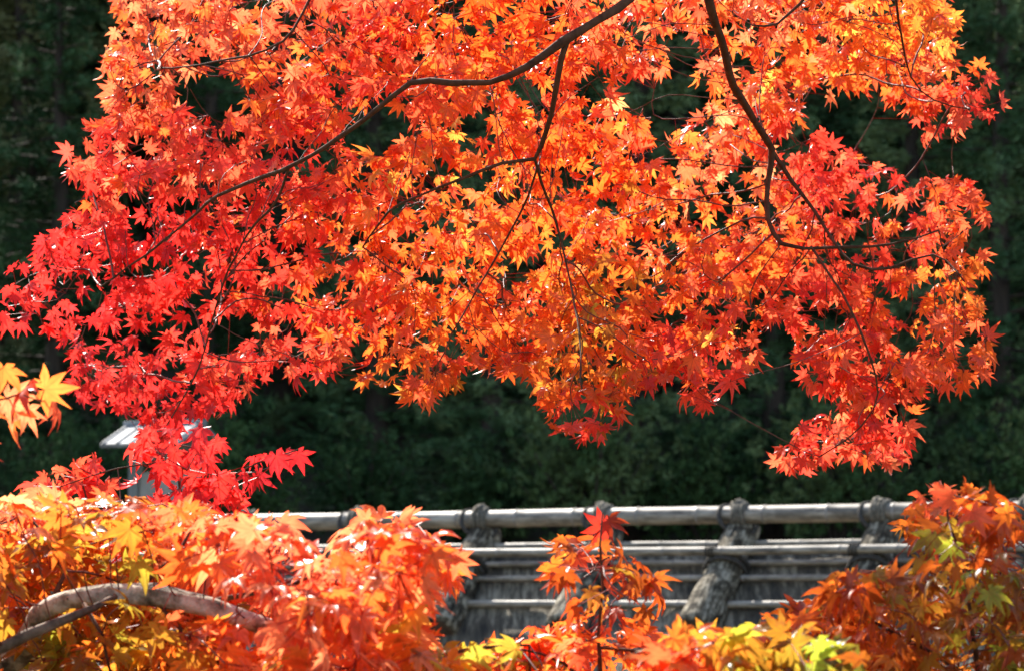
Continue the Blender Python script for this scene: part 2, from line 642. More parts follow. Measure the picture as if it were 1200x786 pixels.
# walls and posts under the roof
hl, hw = (K1 - K0) * SP / 2 - 0.3, 1.15
hc = P0 + RIDGE * ((K0 + K1) / 2 * SP)
gz = -2.05
rotz = Matrix.Rotation(-TH, 3, 'Z')
wall_top = P0.z - 0.235 - hw - 0.2
for sgn in (1, -1):
    m = MB()
    m.box(Vector((hc.x, hc.y, (gz + wall_top) / 2)) + OUT * hw * sgn, (2 * hl, 0.12, wall_top - gz), rotz)
    m.build("plaster_wall", M_plaster, hut, smooth=False)
    m = MB()
    cc = Vector((hc.x, hc.y, (gz + wall_top) / 2)) + RIDGE * hl * sgn
    m.box(cc, (0.12, 2 * hw - 0.13, wall_top - gz), rotz)
    # gable triangle
    q = [Vector((cc.x, cc.y, wall_top)) + OUT * (hw - 0.07), Vector((cc.x, cc.y, wall_top)) - OUT * (hw - 0.07), Vector((cc.x, cc.y, wall_top + hw - 0.12))]
    m.add([p + RIDGE * 0.055 for p in q] + [p - RIDGE * 0.055 for p in q], [(0, 1, 2), (5, 4, 3), (0, 2, 5, 3), (1, 4, 5, 2)])
    m.build("gable_wall", M_plaster, hut, smooth=False)
for i in range(6):
    for sgn in (1, -1):
        m = MB()
        cc = Vector((hc.x, hc.y, (gz + wall_top) / 2)) + RIDGE * (-hl + 2 * hl * i / 5) + OUT * (hw + 0.045) * sgn
        m.box(cc, (0.13, 0.13, wall_top - gz + 0.05), rotz)
        m.build("post", M_timber, hut, smooth=False, bevel=0.008)

# ------------------------------------------------------------------ pale roofed notice stand beyond the hut
M_metal = simple("pale_sheet_roof", [(0.3, (0.1, 0.105, 0.11)), (0.7, (0.26, 0.265, 0.27))], 5, 0.7, (1, 1, 1), 0.1, 0.003, spec=0.5)
M_greywood = simple("grey_weathered_wood", [(0.3, (0.1, 0.105, 0.1)), (0.7, (0.22, 0.23, 0.22))], 9, 0.85, (1, 1, 0.2))
M_board = simple("pale_notice_board", [(0.3, (0.2, 0.19, 0.165)), (0.7, (0.32, 0.3, 0.27))], 5, 0.7)
DS = 22.0
sp = at(193, 515, DS)
sz = ground_z(sp.x, sp.y)
stand = empty("roofed_notice_stand", (sp.x, sp.y, sz), "small notice stand with pale sheet metal roof on grey posts behind the red leaves", "notice stand")
rs = Matrix.Rotation(R(-24), 3, 'Z')
for s in (-1, 1):
    m = MB()
    b = Vector((sp.x, sp.y, 0)) + rs @ Vector((0.28 * s, 0, 0))
    m.box((b.x, b.y, (sz + sp.z) / 2 - 0.05), (0.09, 0.09, sp.z - sz + 0.1), rs)
    m.build("post", M_greywood, stand, smooth=False, bevel=0.006)
for s in (-1, 1):
    m = MB()
    rr = rs @ Matrix.Rotation(R(24) * s, 3, 'X')
    c = sp + rs @ Vector((0, -0.2 * s, 0.03))
    m.box(c, (0.74, 0.46, 0.035), rr)
    for i in range(6):
        m.box(c + rr @ Vector((-0.34 + 0.136 * i, 0, 0.024)), (0.02, 0.46, 0.016), rr)
    m.build("roof_panel", M_metal, stand, smooth=False, bevel=0.004)
m = MB()
m.box(sp + Vector((0, 0, 0.135)), (0.76, 0.1, 0.05), rs)
m.build("ridge_cap", M_metal, stand, smooth=False, bevel=0.006)
m = MB()
m.box(sp + rs @ Vector((0, 0, -0.62)), (0.46, 0.035, 0.7), rs)
m.build("notice_board", M_board, stand, smooth=False, bevel=0.004)
m = MB()
m.box(sp + rs @ Vector((0, 0, -0.13)), (0.68, 0.06, 0.08), rs)
m.build("cross_beam", M_greywood, stand, smooth=False, bevel=0.004)

# ------------------------------------------------------------------ conifers and shrubs on the hill


def foliage_mesh(name, centres, dirs, size, mat, per=5, spread=0.5, narrow=0.32):
    """Tufts of small pointed leaf faces round each centre, growing along its direction."""
    n = len(centres)
    C = np.repeat(np.asarray(centres), per, 0)
    D = np.repeat(np.asarray(dirs), per, 0)
    N = len(C)
    D = D + rng.normal(0, spread, (N, 3))
    D /= np.linalg.norm(D, axis=1, keepdims=True)
    C = C + rng.normal(0, size * 0.35, (N, 3))
    S = np.cross(D, rng.normal(0, 1, (N, 3)))
    S /= np.linalg.norm(S, axis=1, keepdims=True) + 1e-9
    L = size * rng.uniform(0.6, 1.3, (N, 1))
    W = L * narrow * rng.uniform(0.7, 1.3, (N, 1))
    V = np.stack([C - D * L * 0.4, C + S * W, C + D * L * 0.6, C - S * W], 1).reshape(-1, 3)
    loops = np.arange(N * 4)
    return V, loops, np.full(N, 4)


def make_conifer(kind, seed, h):
    r = random.Random(seed)
    name = "cedar_tree" if kind == 0 else "cypress_tree"
    root = empty(name, (0, 0, 0), "x", "tree")
    m = MB()
    n = 14
    m.tube([(0.1 * math.sin(i * 0.5 + seed), 0.1 * math.cos(i * 0.4), h * 0.97 * i / n - 0.2) for i in range(n + 1)],
           [0.3 * (1 - i / n) ** 0.8 + 0.02 + (0.12 if i == 0 else 0) for i in range(n + 1)], 10, wob=0.1)
    cen, dr = [], []
    nb = 118
    for i in range(nb):
        t = (i + r.random()) / nb
        z = h * (0.03 + 0.95 * t)
        prof = (1 - t) ** 0.75 * (0.6 + 0.4 * min(1, t * 5))
        ln = (2.9 if kind == 0 else 2.5) * prof * r.uniform(0.6, 1.15) + 0.25
        az = i * 2.4 + r.uniform(-0.4, 0.4)
        rise = r.uniform(-0.25, 0.12) if kind == 0 else r.uniform(-0.1, 0.3)
        d = Vector((math.cos(az), math.sin(az), rise))
        pts = []
        k = max(3, int(ln / 0.21))
        for j in range(k + 1):
            s = j / k
            p = Vector((0, 0, z)) + d * (ln * s) + Vector((0, 0, -0.35 * ln * s * s * (0.8 if kind == 0 else 0.2) + (0.3 * ln * max(0, s - 0.7) if kind == 0 else 0)))
            pts.append(p)
            if s > 0.22:
                w = 0.1 + 0.2 * ln * (1 - s) * 0.6
                for _ in range(4):
                    q = p + Vector((r.gauss(0, w * 0.7), r.gauss(0, w * 0.7), r.gauss(-0.05, 0.1)))
                    cen.append(tuple(q))
                    dd = Vector((d.x, d.y, -0.55 if kind == 0 else 0.1)) + Vector((r.gauss(0, .3), r.gauss(0, .3), r.gauss(0, .3)))
                    dr.append(tuple(dd.normalized()))
        m.tube(pts, [0.035 * (1 - j / (k + 1)) + 0.006 for j in range(k + 1)], 4, caps=False)
    m.build("trunk", M_cedar_bark, root)
    V, lo, to = foliage_mesh("crown", cen, dr, 0.25 if kind == 0 else 0.21, None, per=13, narrow=0.1, spread=0.55)
    fast_mesh("crown", V, lo, to, M_cedar if kind == 0 else M_cypress, root, smooth=False)
    return root


protos = [make_conifer(0, 11, 17.0), make_conifer(0, 23, 19.0), make_conifer(1, 37, 15.5), make_conifer(1, 51, 18.0)]
used = set()


def place_conifer(pi, x, y, label, group=None, s=1.0):
    p = protos[pi]
    if pi not in used:
        used.add(pi)
        o = p
    else:
        o = copy_tree(p)
    o.location = (x, y, ground_z(x, y) - 0.1)
    o.rotation_euler = (0, 0, random.uniform(0, 6.28))
    o.scale = (s, s, s * random.uniform(0.93, 1.08))
    o["label"] = label
    o["group"] = group or "conifers on the shaded hill"
    return o


GW = "conifers on the shaded hill"
for pi, px, d, lab in [
        (0, 20, 43, "dark shaded cedar at the far left edge, left of the red leaves"),
        (1, 190, 47, "dark cedar showing above and left of the red maple leaves"),
        (2, 330, 41, "dark cypress behind the notice stand, seen under the red leaves"),
        (0, 490, 44, "dark cedar seen in the gap under the orange leaves left of the roof's middle"),
        (3, 640, 40, "green cypress behind the middle of the bamboo ridge, under the lowest orange leaves"),
        (2, 790, 43, "dark cypress behind the bamboo ridge under the gap right of the middle"),
        (1, 930, 46, "dark cedar showing in the gap left of the lowest hanging red spray"),
        (3, 1075, 42, "very dark cypress behind the right end of the bamboo ridge"),
        (1, 1195, 45, "dark cedar at the right edge, right of the orange leaves")]:
    p = at(px, 500, d)
    place_conifer(pi, p.x, p.y, lab, GW, random.uniform(0.9, 1.1))
for px, d, s_, pi, lab in [
        (60, 37, 0.62, 2, "young cypress low at the far left, under the pale orange leaf spray"),
        (240, 36.5, 0.55, 3, "young cypress right beside the notice stand"),
        (440, 37.5, 0.66, 3, "young cypress under the left half of the hanging orange leaves"),
        (580, 36.5, 0.58, 2, "young cypress behind the second log of the ridge"),
        (745, 37.5, 0.7, 3, "young cypress just right of the lowest middle tip of the orange leaves"),
        (905, 37, 0.6, 2, "young cypress just left of the lowest hanging red spray"),
        (1080, 37.5, 0.6, 3, "young cypress behind the tall orange spray at right"),
        (1180, 36.5, 0.66, 2, "young cypress at the right edge of the hill")]:
    p = at(px, 600, d)
    place_conifer(pi, p.x, p.y, lab, GW, s_)
for row, (d, n, x0, x1) in enumerate(((50, 9, -11.5, 12), (56, 9, -14, 14), (63, 9, -16, 16), (71, 9, -19, 19))):
    for i in range(n):
        x = x0 + (x1 - x0) * (i + 0.5 * (row % 2)) / (n - 0.5) + random.uniform(-0.9, 0.9)
        place_conifer((i * 3 + row) % 4, x, d + random.uniform(-2, 2), "dark conifer in the shaded rear rows of the hillside wood", GW, random.uniform(0.9, 1.2))
for x, d in ((-13, 44), (-16.5, 49), (-11.5, 38), (12.5, 44), (16, 48), (11.5, 39), (-20, 45), (20, 44)):
    place_conifer(random.randrange(4), x, d, "dark conifer in the shaded rear rows of the hillside wood", GW, random.uniform(0.9, 1.1))


def make_shrub(seed, w, h):
    r = random.Random(seed)
    root = empty("evergreen_shrub", (0, 0, 0), "x", "shrub")
    m = MB()
    cen, dr = [], []
    for i in range(26):
        az, el = r.uniform(0, 6.28), r.uniform(0.35, 1.45)
        d = Vector((math.cos(az) * math.cos(el) * w, math.sin(az) * math.cos(el) * w, math.sin(el) * h)) * r.uniform(0.7, 1.05)
        pts = [Vector((0, 0, -0.1)), d * 0.35 + Vector((0, 0, 0.1)), d * 0.7, d]
        m.tube(pts, [0.025, 0.018, 0.012, 0.005], 5, caps=False)
        for j in range(26):
            t = r.uniform(0.4, 1.05)
            q = d * t + Vector((r.gauss(0, .22), r.gauss(0, .22), r.gauss(0, .18)))
            cen.append(tuple(q))
            dr.append(tuple((d.normalized() + Vector((r.gauss(0, .5), r.gauss(0, .5), r.gauss(0, .5)))).normalized()))
    m.build("stems", M_cedar_bark, root)
    V, lo, to = foliage_mesh("foliage", cen, dr, 0.1, None, per=13, spread=0.75, narrow=0.2)
    fast_mesh("foliage", V, lo, to, M_shrub, root, smooth=False)
    return root


shr = [make_shrub(3, 1.1, 1.9), make_shrub(9, 1.5, 2.3)]
us = set()
for i, (px, d, lab) in enumerate([
        (20, 33, "leafy dark shrub low at the left edge under the pale orange leaf spray"),
        (110, 35, "dark shrub just left of the notice stand"),
        (270, 34, "dark shrub just right of the notice stand"),
        (420, 35, "dark shrub behind the left end of the bamboo ridge"),
        (560, 36, "green shrub behind the second log of the ridge"),
        (690, 35, "green shrub behind the small maple spray that crosses the ridge"),
        (830, 36, "dark shrub behind the log with the sawn end"),
        (980, 35, "dark shrub below the lowest hanging red spray"),
        (1120, 36, "dark shrub behind the tall orange spray at right"),
        (1230, 34, "dark shrub at the right edge behind the roof")]):
    p = at(px, 600, d)
    pi = i % 2
    if pi not in us:
        us.add(pi)
        o = shr[pi]
    else:
        o = copy_tree(shr[pi])
    o.location = (p.x, p.y, ground_z(p.x, p.y) - 0.05)
    o.rotation_euler = (0, 0, random.uniform(0, 6))
    s = random.uniform(0.75, 1.05)
    o.scale = (s, s, s)
    o["label"] = lab
    o["group"] = "shrubs at the foot of the hill"

# ------------------------------------------------------------------ maples


def leaf_template(curl, fold, seed):
    """One palmate leaf: seven lobes, stalk end at the origin, middle lobe along +X, blade in XY."""
    r = random.Random(seed)
    angs = [(-128, 0.40), (-82, 0.74), (-40, 0.93), (0, 1.0), (40, 0.93), (82, 0.74), (128, 0.40)]
    angs = [(a + r.uniform(-6, 6), l * r.uniform(0.92, 1.06)) for a, l in angs]
    v, rib = [(0, 0, 0)], [1.0]
    sin_ = []
    an_edges = [angs[0][0] - 24] + [(a[0] + b[0]) / 2 for a, b in zip(angs, angs[1:])] + [angs[-1][0] + 24]
    for i, a in enumerate(an_edges):
        rr = 0.10 if i in (0, 7) else (0.25 if i in (1, 6) else 0.375) * r.uniform(0.9, 1.1)
        v.append((rr * math.cos(R(a)), rr * math.sin(R(a)), 0))
        rib.append(0.0)
    f = []
    for i, (a, l) in enumerate(angs):
        ca, sa = math.cos(R(a)), math.sin(R(a))
        hw = 0.146 * (0.6 + 0.4 * l)
        b = len(v)
        def P(x, y): return (x * ca - y * sa, x * sa + y * ca, 0)
        v += [P(0.55 * l, 0), P(0.52 * l, -hw), P(0.52 * l, hw), P(0.78 * l, 0), P(0.79 * l, -hw * 0.5), P(0.79 * l, hw * 0.5), P(l * 1.04, r.uniform(-.03, .03))]
        rib += [1, 0, 0, 1, 0, 0, 0.8]
        sl, sr = 1 + i, 2 + i
        f += [(0, sl, b + 1, b), (0, b, b + 2, sr), (b, b + 1, b + 4, b + 3), (b, b + 3, b + 5, b + 2), (b + 3, b + 4, b + 6), (b + 3, b + 6, b + 5)]
    v = np.array(v)
    rib = np.array(rib)
    rad = np.hypot(v[:, 0], v[:, 1])
    for i, (a, l) in enumerate(angs):               # every lobe droops and twists a little by itself
        dz, tw = r.uniform(-0.22, 0.12), r.uniform(-0.8, 0.8)
        for j in range(7):
            q = v[9 + i * 7 + j]
            rr_ = math.hypot(q[0], q[1])
            side = q[1] * math.cos(R(a)) - q[0] * math.sin(R(a))
            q[2] = dz * rr_ ** 2 + tw * side
    z0 = v[:, 2].copy()
    v[:, 2] = z0 - curl * rad ** 2 + fold * (1 - rib) * 0.5 * rad
    # uneven warp of the whole blade
    v[:, 2] += r.uniform(-.18, .18) * v[:, 1] * rad + r.uniform(-.12, .12) * np.sin(v[:, 0] * 4 + seed)* rad
    return v, f, rib


TPL = [leaf_template(c, fo, i) for i, (c, fo) in enumerate([(0.12, 0.16), (0.3, 0.2), (0.5, 0.25), (0.05, 0.1), (0.38, 0.1), (0.75, 0.3), (-0.15, 0.2), (0.2, 0.3), (0.9, 0.2), (0.0, 0.35), (0.6, 0.12), (0.25, 0.05), (0.45, 0.4), (-0.3, 0.1)])]


def build_leaves(name, base, node, axis, normal, size, cols, parent):
    """One mesh of maple leaves, each with its thin stalk back to the twig."""
    n = len(base)
    axis = axis / (np.linalg.norm(axis, axis=1, keepdims=True) + 1e-9)
    nz = normal - axis * np.sum(normal * axis, 1, keepdims=True)
    nz /= np.linalg.norm(nz, axis=1, keepdims=True) + 1e-9
    ny = np.cross(nz, axis)
    which = rng.integers(0, len(TPL), n)
    Vs, Ls, Ts, Cs, Rs = [], [], [], [], []
    off = 0
    wx = rng.uniform(0.82, 1.12, n)
    for k, (tv, tf, tr) in enumerate(TPL):
        idx = np.where(which == k)[0]
        if not len(idx): continue
        m = len(tv)
        P = (base[idx, None, :] + size[idx, None, None] * (tv[None, :, 0:1] * axis[idx, None, :] +
             tv[None, :, 1:2] * wx[idx, None, None] * ny[idx, None, :] + tv[None, :, 2:3] * nz[idx, None, :]))
        Vs.append(P.reshape(-1, 3))
        fl = np.concatenate([np.array(q) for q in tf])
        tt = np.array([len(q) for q in tf])
        Ls.append((fl[None, :] + (off + np.arange(len(idx)) * m)[:, None]).ravel())
        Ts.append(np.tile(tt, len(idx)))
        c = np.repeat(cols[idx], m, 0).reshape(len(idx), m, 3)
        # redder lobe tips, as autumn leaves have
        rad = np.clip(np.hypot(tv[:, 0], tv[:, 1]), 0, 1)[None, :, None]
        c = c * (1 - rad ** 2 * np.array([0.02, 0.22, 0.2]))
        Cs.append(c.reshape(-1, 3))
        Rs.append(np.tile(tr, len(idx)))
        off += len(idx) * m
    # stalks: three-sided
    d = base - node
    L = np.linalg.norm(d, axis=1, keepdims=True) + 1e-9
    dn = d / L
    s1 = np.cross(dn, np.array([[0.3, 0.5, 0.8]]))
    s1 /= np.linalg.norm(s1, axis=1, keepdims=True) + 1e-9
    s2 = np.cross(dn, s1)
    pr = 0.00065 * (size / 0.04)[:, None]
    ring = [s1 * pr, (-0.5 * s1 + 0.87 * s2) * pr, (-0.5 * s1 - 0.87 * s2) * pr]
    P = np.stack([node + q for q in ring] + [base + q for q in ring], 1)
    Vs.append(P.reshape(-1, 3))
    q = np.array([0, 1, 4, 3, 1, 2, 5, 4, 2, 0, 3, 5])
    Ls.append((q[None, :] + (off + np.arange(n) * 6)[:, None]).ravel())
    Ts.append(np.full(n * 3, 4))
    Cs.append(np.tile(np.array([[0.42, 0.04, 0.03]]), (n * 6, 1)))
    Rs.append(np.zeros(n * 6))
    return fast_mesh(name, np.concatenate(Vs), np.concatenate(Ls), np.concatenate(Ts), M_leaf, parent,
                     np.concatenate(Cs), np.concatenate(Rs))


def in_poly(px, py, poly):
    poly = np.asarray(poly, float)
    inside = np.zeros(len(px), bool)
    j = len(poly) - 1
    for i in range(len(poly)):
        xi, yi = poly[i]
        xj, yj = poly[j]
        c = ((yi > py) != (yj > py)) & (px < (xj - xi) * (py - yi) / (yj - yi + 1e-12) + xi)
        inside ^= c
        j = i
    return inside


def limb_points(raw, step=0.04):
    """[(px, py, depth, thickness px)] -> smooth 3D polyline and radii."""
    P = [at(a, b, d) for a, b, d, t in raw]
    Rr = [t * d / FPX / 2 for a, b, d, t in raw]
    pts, rad = [], []
    n = len(P)
    for i in range(n - 1):
        p0, p1, p2, p3 = P[max(i - 1, 0)], P[i], P[i + 1], P[min(i + 2, n - 1)]
        k = max(1, int((p2 - p1).length / step))
        for j in range(k):
            t = j / k
            q = 0.5 * ((2 * p1) + (p2 - p0) * t + (2 * p0 - 5 * p1 + 4 * p2 - p3) * t * t + (3 * p1 - p0 - 3 * p2 + p3) * t ** 3)
            q += Vector((noise.noise(q * 9), noise.noise(q * 9 + Vector((5, 0, 0))), noise.noise(q * 9 + Vector((0, 7, 0))))) * 0.006
            pts.append(q)
            rad.append((Rr[i] + (Rr[i + 1] - Rr[i]) * t) * (1 + 0.22 * noise.noise(q * 14 + Vector((0, 0, 7)))))
    pts.append(P[-1])
    rad.append(Rr[-1])
    return pts, rad


def grow(nodes, limb, att, step=0.035, kill=0.055, infl=0.7, iters=70):
    """Twigs grow from the limbs towards the places where leaves hang."""
    N = [np.array(p) for p in nodes]
    par = [-1] * len(N)
    lid = list(limb)
    A = att.copy()
    near = np.full(len(A), -1)
    nd = np.full(len(A), 1e9)
    arr = np.array(N)
    for c in range(0, len(A), 400):
        D = np.linalg.norm(A[c:c + 400, None] - arr[None], axis=2)
        near[c:c + 400] = D.argmin(1)
        nd[c:c + 400] = D.min(1)
    alive = nd > kill
    made = set()
    for it in range(iters):
        act = np.where(alive & (nd < infl))[0]
        if not len(act): break
        acc = {}
        for a in act:
            i = near[a]
            v = A[a] - N[i]
            v = v / (np.linalg.norm(v) + 1e-9)
            if i in acc: acc[i] += v
            else: acc[i] = v.copy()
        new = []
        for i, v in acc.items():
            v = v / (np.linalg.norm(v) + 1e-9)
            v = v + rng.normal(0, 0.22, 3)
            if par[i] >= 0:
                pv = N[i] - N[par[i]]
                v = v + 0.35 * pv / (np.linalg.norm(pv) + 1e-9)
            v = v / (np.linalg.norm(v) + 1e-9)
            p = N[i] + v * step
            key = (i, tuple(np.round(p / (step * 0.35)).astype(int)))
            if key in made: continue
            made.add(key)
            new.append((i, p))
        if not new: break
        base = len(N)
        for i, p in new:
            N.append(p)
            par.append(i)
            lid.append(lid[i])
        na = np.array([p for _, p in new])
        ai = np.where(alive)[0]
        D = np.linalg.norm(A[ai, None] - na[None], axis=2)
        m, am = D.min(1), D.argmin(1)
        upd = m < nd[ai]
        nd[ai[upd]] = m[upd]
        near[ai[upd]] = base + am[upd]
        alive &= nd > kill
    return np.array(N), par, lid


def build_maple(name, label, trunk, limbs, leaf_pts, leaf_cols, size, orient, bark, group=None, att_frac=0.24, tip=0.00105, maxd=0.14, kill=0.055, step=0.035):
    """limbs: list of (raw polyline, material) in photograph pixels and depth; leaf_pts: where leaves hang."""
    root = empty(name, trunk[0], label, "tree", group)
    # trunk
    m = MB()
    tp = [Vector(p) for p in trunk]
    dense, rr = [], []
    for i in range(len(tp) - 1):
        for j in range(8):
            q = tp[i].lerp(tp[i + 1], j / 8)
            dense.append(q + Vector((noise.noise(q * 2.5), noise.noise(q * 2.5 + Vector((3, 3, 0))), 0)) * 0.04)
    dense.append(tp[-1])
    return root, dense


def finish_maple(root, dense, r0, r1, limbs, leaf_pts, leaf_cols, size, orient, bark, att_frac=0.24, tip=0.00105, maxd=0.14, kill=0.055, step=0.035):
    m = MB()
    n = len(dense)
    m.tube(dense, [r0 + (r1 - r0) * i / (n - 1) + (r0 * 0.4 * max(0, 1 - i / 3)) for i in range(n)], 14, wob=0.15)
    m.build("trunk", bark, root)
    nodes, lid, lp = [], [], []
    for k, (raw, mt) in enumerate(limbs):
        pts, rad = limb_points(raw)
        lm = MB()
        lm.tube(pts, rad, 14, wob=0.34 if mt is M_bark_pale else 0.22)
        lo = lm.build("limb", mt, root)
        lp.append(lo)
        for i, p in enumerate(pts):
            nodes.append(p)
            lid.append(k)
    nl = len(nodes)
    sel = rng.permutation(len(leaf_pts))[:int(len(leaf_pts) * att_frac)]
    N, par, lids = grow(nodes, lid, leaf_pts[sel] - np.array(FW) * 0.05, step=step, kill=kill)
    lids = np.array(lids)
    # radii
    cnt = np.zeros(len(N))
    ch = [[] for _ in N]
    for i in range(len(N) - 1, nl - 1, -1):
        cnt[i] = max(cnt[i], 1e-9)
        if not ch[i]: cnt[i] = 1.0
        p = par[i]
        ch[p].append(i)
        cnt[p] += cnt[i]
    rad = tip * np.maximum(cnt, 1) ** 0.42
    rad = np.minimum(rad, tip * 5.5)
    for k in range(len(limbs)):
        tw = MB()
        for i in range(len(N)):
            if lids[i] != k: continue
            kids = sorted(ch[i], key=lambda c: -cnt[c])
            starts = kids if i < nl else kids[1:]
            for s in starts:
                chain = [i, s]
                c = s
                while ch[c]:
                    c = max(ch[c], key=lambda q: cnt[q])
                    chain.append(c)
                P = [Vector(N[q]) for q in chain]
                # ease the kinks
                Q = [P[0]] + [(P[j - 1] + 2 * P[j] + P[j + 1]) / 4 for j in range(1, len(P) - 1)] + [P[-1]]
                tw.tube(Q, [max(rad[s], tip)] + [rad[q] for q in chain[1:]], 5, caps=False)
        if tw.v:
            tw.build("twigs", M_twig, lp[k])
    # leaves
    base = leaf_pts
    near = np.zeros(len(base), int)
    dist = np.zeros(len(base))
    for c in range(0, len(base), 300):
        D = np.linalg.norm(base[c:c + 300, None] - N[None], axis=2)
        near[c:c + 300] = D.argmin(1)
        dist[c:c + 300] = D.min(1)
    ok = dist < maxd
    base, near, cols, sz = base[ok], near[ok], leaf_cols[ok], size[ok]
    node = N[near]
    outw = base - node
    outw /= np.linalg.norm(outw, axis=1, keepdims=True) + 1e-9
    axis, normal = orient(base, outw)
    for k in range(len(limbs)):
        idx = np.where(lids[near] == k)[0]
        if len(idx):
            build_leaves("foliage", base[idx], node[idx], axis[idx], normal[idx], sz[idx], cols[idx], lp[k])
    return root


SUNV = np.array(sun_dir)


def orient_hang(base, outw):
    n = len(base)
    ax = np.array([[0, -0.1, -0.85]]) + outw * 0.55 + rng.normal(0, 0.48, (n, 3))
    nm = np.array([[-0.15, 0.75, 0.5]]) + rng.normal(0, 0.48, (n, 3))
    g = rng.uniform(0, 1, n) < 0.07
    nm[g] = np.array([[-0.3, -0.35, 0.75]]) + rng.normal(0, 0.2, (g.sum(), 3))
    return ax, nm


def orient_flat(base, outw):
    n = len(base)
    a = rng.uniform(0, 2 * np.pi, n)
    ax = np.stack([np.cos(a), np.sin(a), np.full(n, -0.55)], 1) + outw * 0.5 + rng.normal(0, 0.3, (n, 3))
    nm = np.array([[-0.1, 0.42, 0.8]]) + rng.normal(0, 0.42, (n, 3))
    g = rng.uniform(0, 1, n) < 0.28                      # some blades lie tipped towards the viewer and catch the sun
    nm[g] = np.array([[-0.3, -0.32, 0.75]]) + rng.normal(0, 0.2, (g.sum(), 3))
    return ax, nm


def clumped(n, x0, x1, y0, y1, test, per=9, sx=26, sy=13, frac=0.65):
    """Random photo-space places for leaves, in flattish clumps, accepted by test(px, py)."""
    PX, PY, ID = [], [], []
    tot = 0
    while tot < n:
        c = rng.uniform([x0, y0], [x1, y1], (400, 2))
        g = np.repeat(c, per, 0) + rng.normal(0, 1, (400 * per, 2)) * [sx, sy]
        u = rng.uniform([x0, y0], [x1, y1], (int(400 * per * (1 - frac) / frac), 2))
        cid = np.concatenate([np.repeat(rng.uniform(0, 1, 400), per), rng.uniform(0, 1, len(u))])
        p = np.concatenate([g, u])
        ok = test(p[:, 0], p[:, 1])
        PX.append(p[ok, 0]); PY.append(p[ok, 1]); ID.append(cid[ok])
        tot += ok.sum()
    PX, PY, ID = np.concatenate(PX), np.concatenate(PY), np.concatenate(ID)
    s = rng.permutation(len(PX))[:n]
    return PX[s], PY[s], ID[s]


RED, CRIM, CORAL = (0.88, 0.042, 0.031), (0.78, 0.028, 0.03), (0.94, 0.15, 0.06)
PEACH = (0.95, 0.25, 0.105)
RUST = (0.62, 0.095, 0.012)
ORA, DEEP, YEL = (0.95, 0.17, 0.018), (0.90, 0.115, 0.014), (0.95, 0.38, 0.05)
OLIVE, GREEN, BROWN, AMBER = (0.38, 0.22, 0.02), (0.32, 0.36, 0.03), (0.36, 0.085, 0.012), (0.93, 0.24, 0.026)


def colour_field(px, py, ctrl, jitter=0.28, seed=0):
    """Per-leaf colour: each leaf takes the colour of one of the nearby control places, with variation."""
    C = np.array([(c[0], c[1]) for c in ctrl], float)
    cols = [c[2] for c in ctrl]
    d2 = (px[:, None] - C[None, :, 0]) ** 2 + (py[:, None] - C[None, :, 1]) ** 2
    w = 1.0 / (d2 + 900) ** 2.0
    w /= w.sum(1, keepdims=True)
    cw = np.cumsum(w, 1)
    pick = (cw < rng.uniform(0, 1, len(px))[:, None]).sum(1).clip(0, len(ctrl) - 1)
    base = np.zeros((len(px), 3))
    for i in range(len(px)):
        opts = cols[pick[i]]
        base[i] = opts[rng.integers(0, len(opts))]
    mean = np.zeros_like(base)
    for j, op in enumerate(cols):
        mean += w[:, j:j + 1] * np.mean(op, 0)
    out = base * 0.65 + mean * 0.35
    out *= np.exp(rng.normal(0, jitter, (len(px), 1)) * np.array([[0.25, 0.9, 0.9]]))
    return np.clip(out, 0.004, 0.97)


# --- the big maple that hangs in from above
OUTLINE = [(150, -100), (135, 40), (123, 80), (128, 125), (138, 150), (100, 160), (78, 188), (84, 222), (112, 236), (128, 240), (75, 258), (42, 295), (6, 335),
           (0, 362), (6, 390), (40, 398), (80, 412), (86, 445), (90, 470), (122, 492), (160, 500), (165, 525), (200, 545), (215, 500), (268, 490), (302, 462), (322, 442),
           (350, 455), (396, 448), (402, 412), (432, 398), (436, 425), (424, 458), (452, 466), (490, 482), (532, 464), (560, 434), (592, 446), (622, 448),
           (640, 486), (650, 514), (700, 526), (726, 494), (742, 466), (790, 452), (800, 438), (805, 478), (836, 490), (862, 458), (892, 430), (882, 392),
           (922, 384), (938, 440), (936, 456), (972, 470), (976, 490), (930, 512), (908, 552), (940, 566), (970, 545), (1000, 560), (1022, 546), (1046, 562), (1072, 532),
           (1074, 500), (1082, 452), (1112, 470), (1152, 452), (1164, 440), (1156, 390), (1150, 330), (1162, 280), (1150, 240), (1130, 220), (1052, 212), (1002, 188),
           (978, 184), (955, 152), (975, 118), (1030, 118), (1068, 135), (1080, 165), (1110, 168), (1156, 130), (1118, 90), (1116, 40), (1110, -120), (840, -180), (830, -430), (330, -430), (420, -180)]
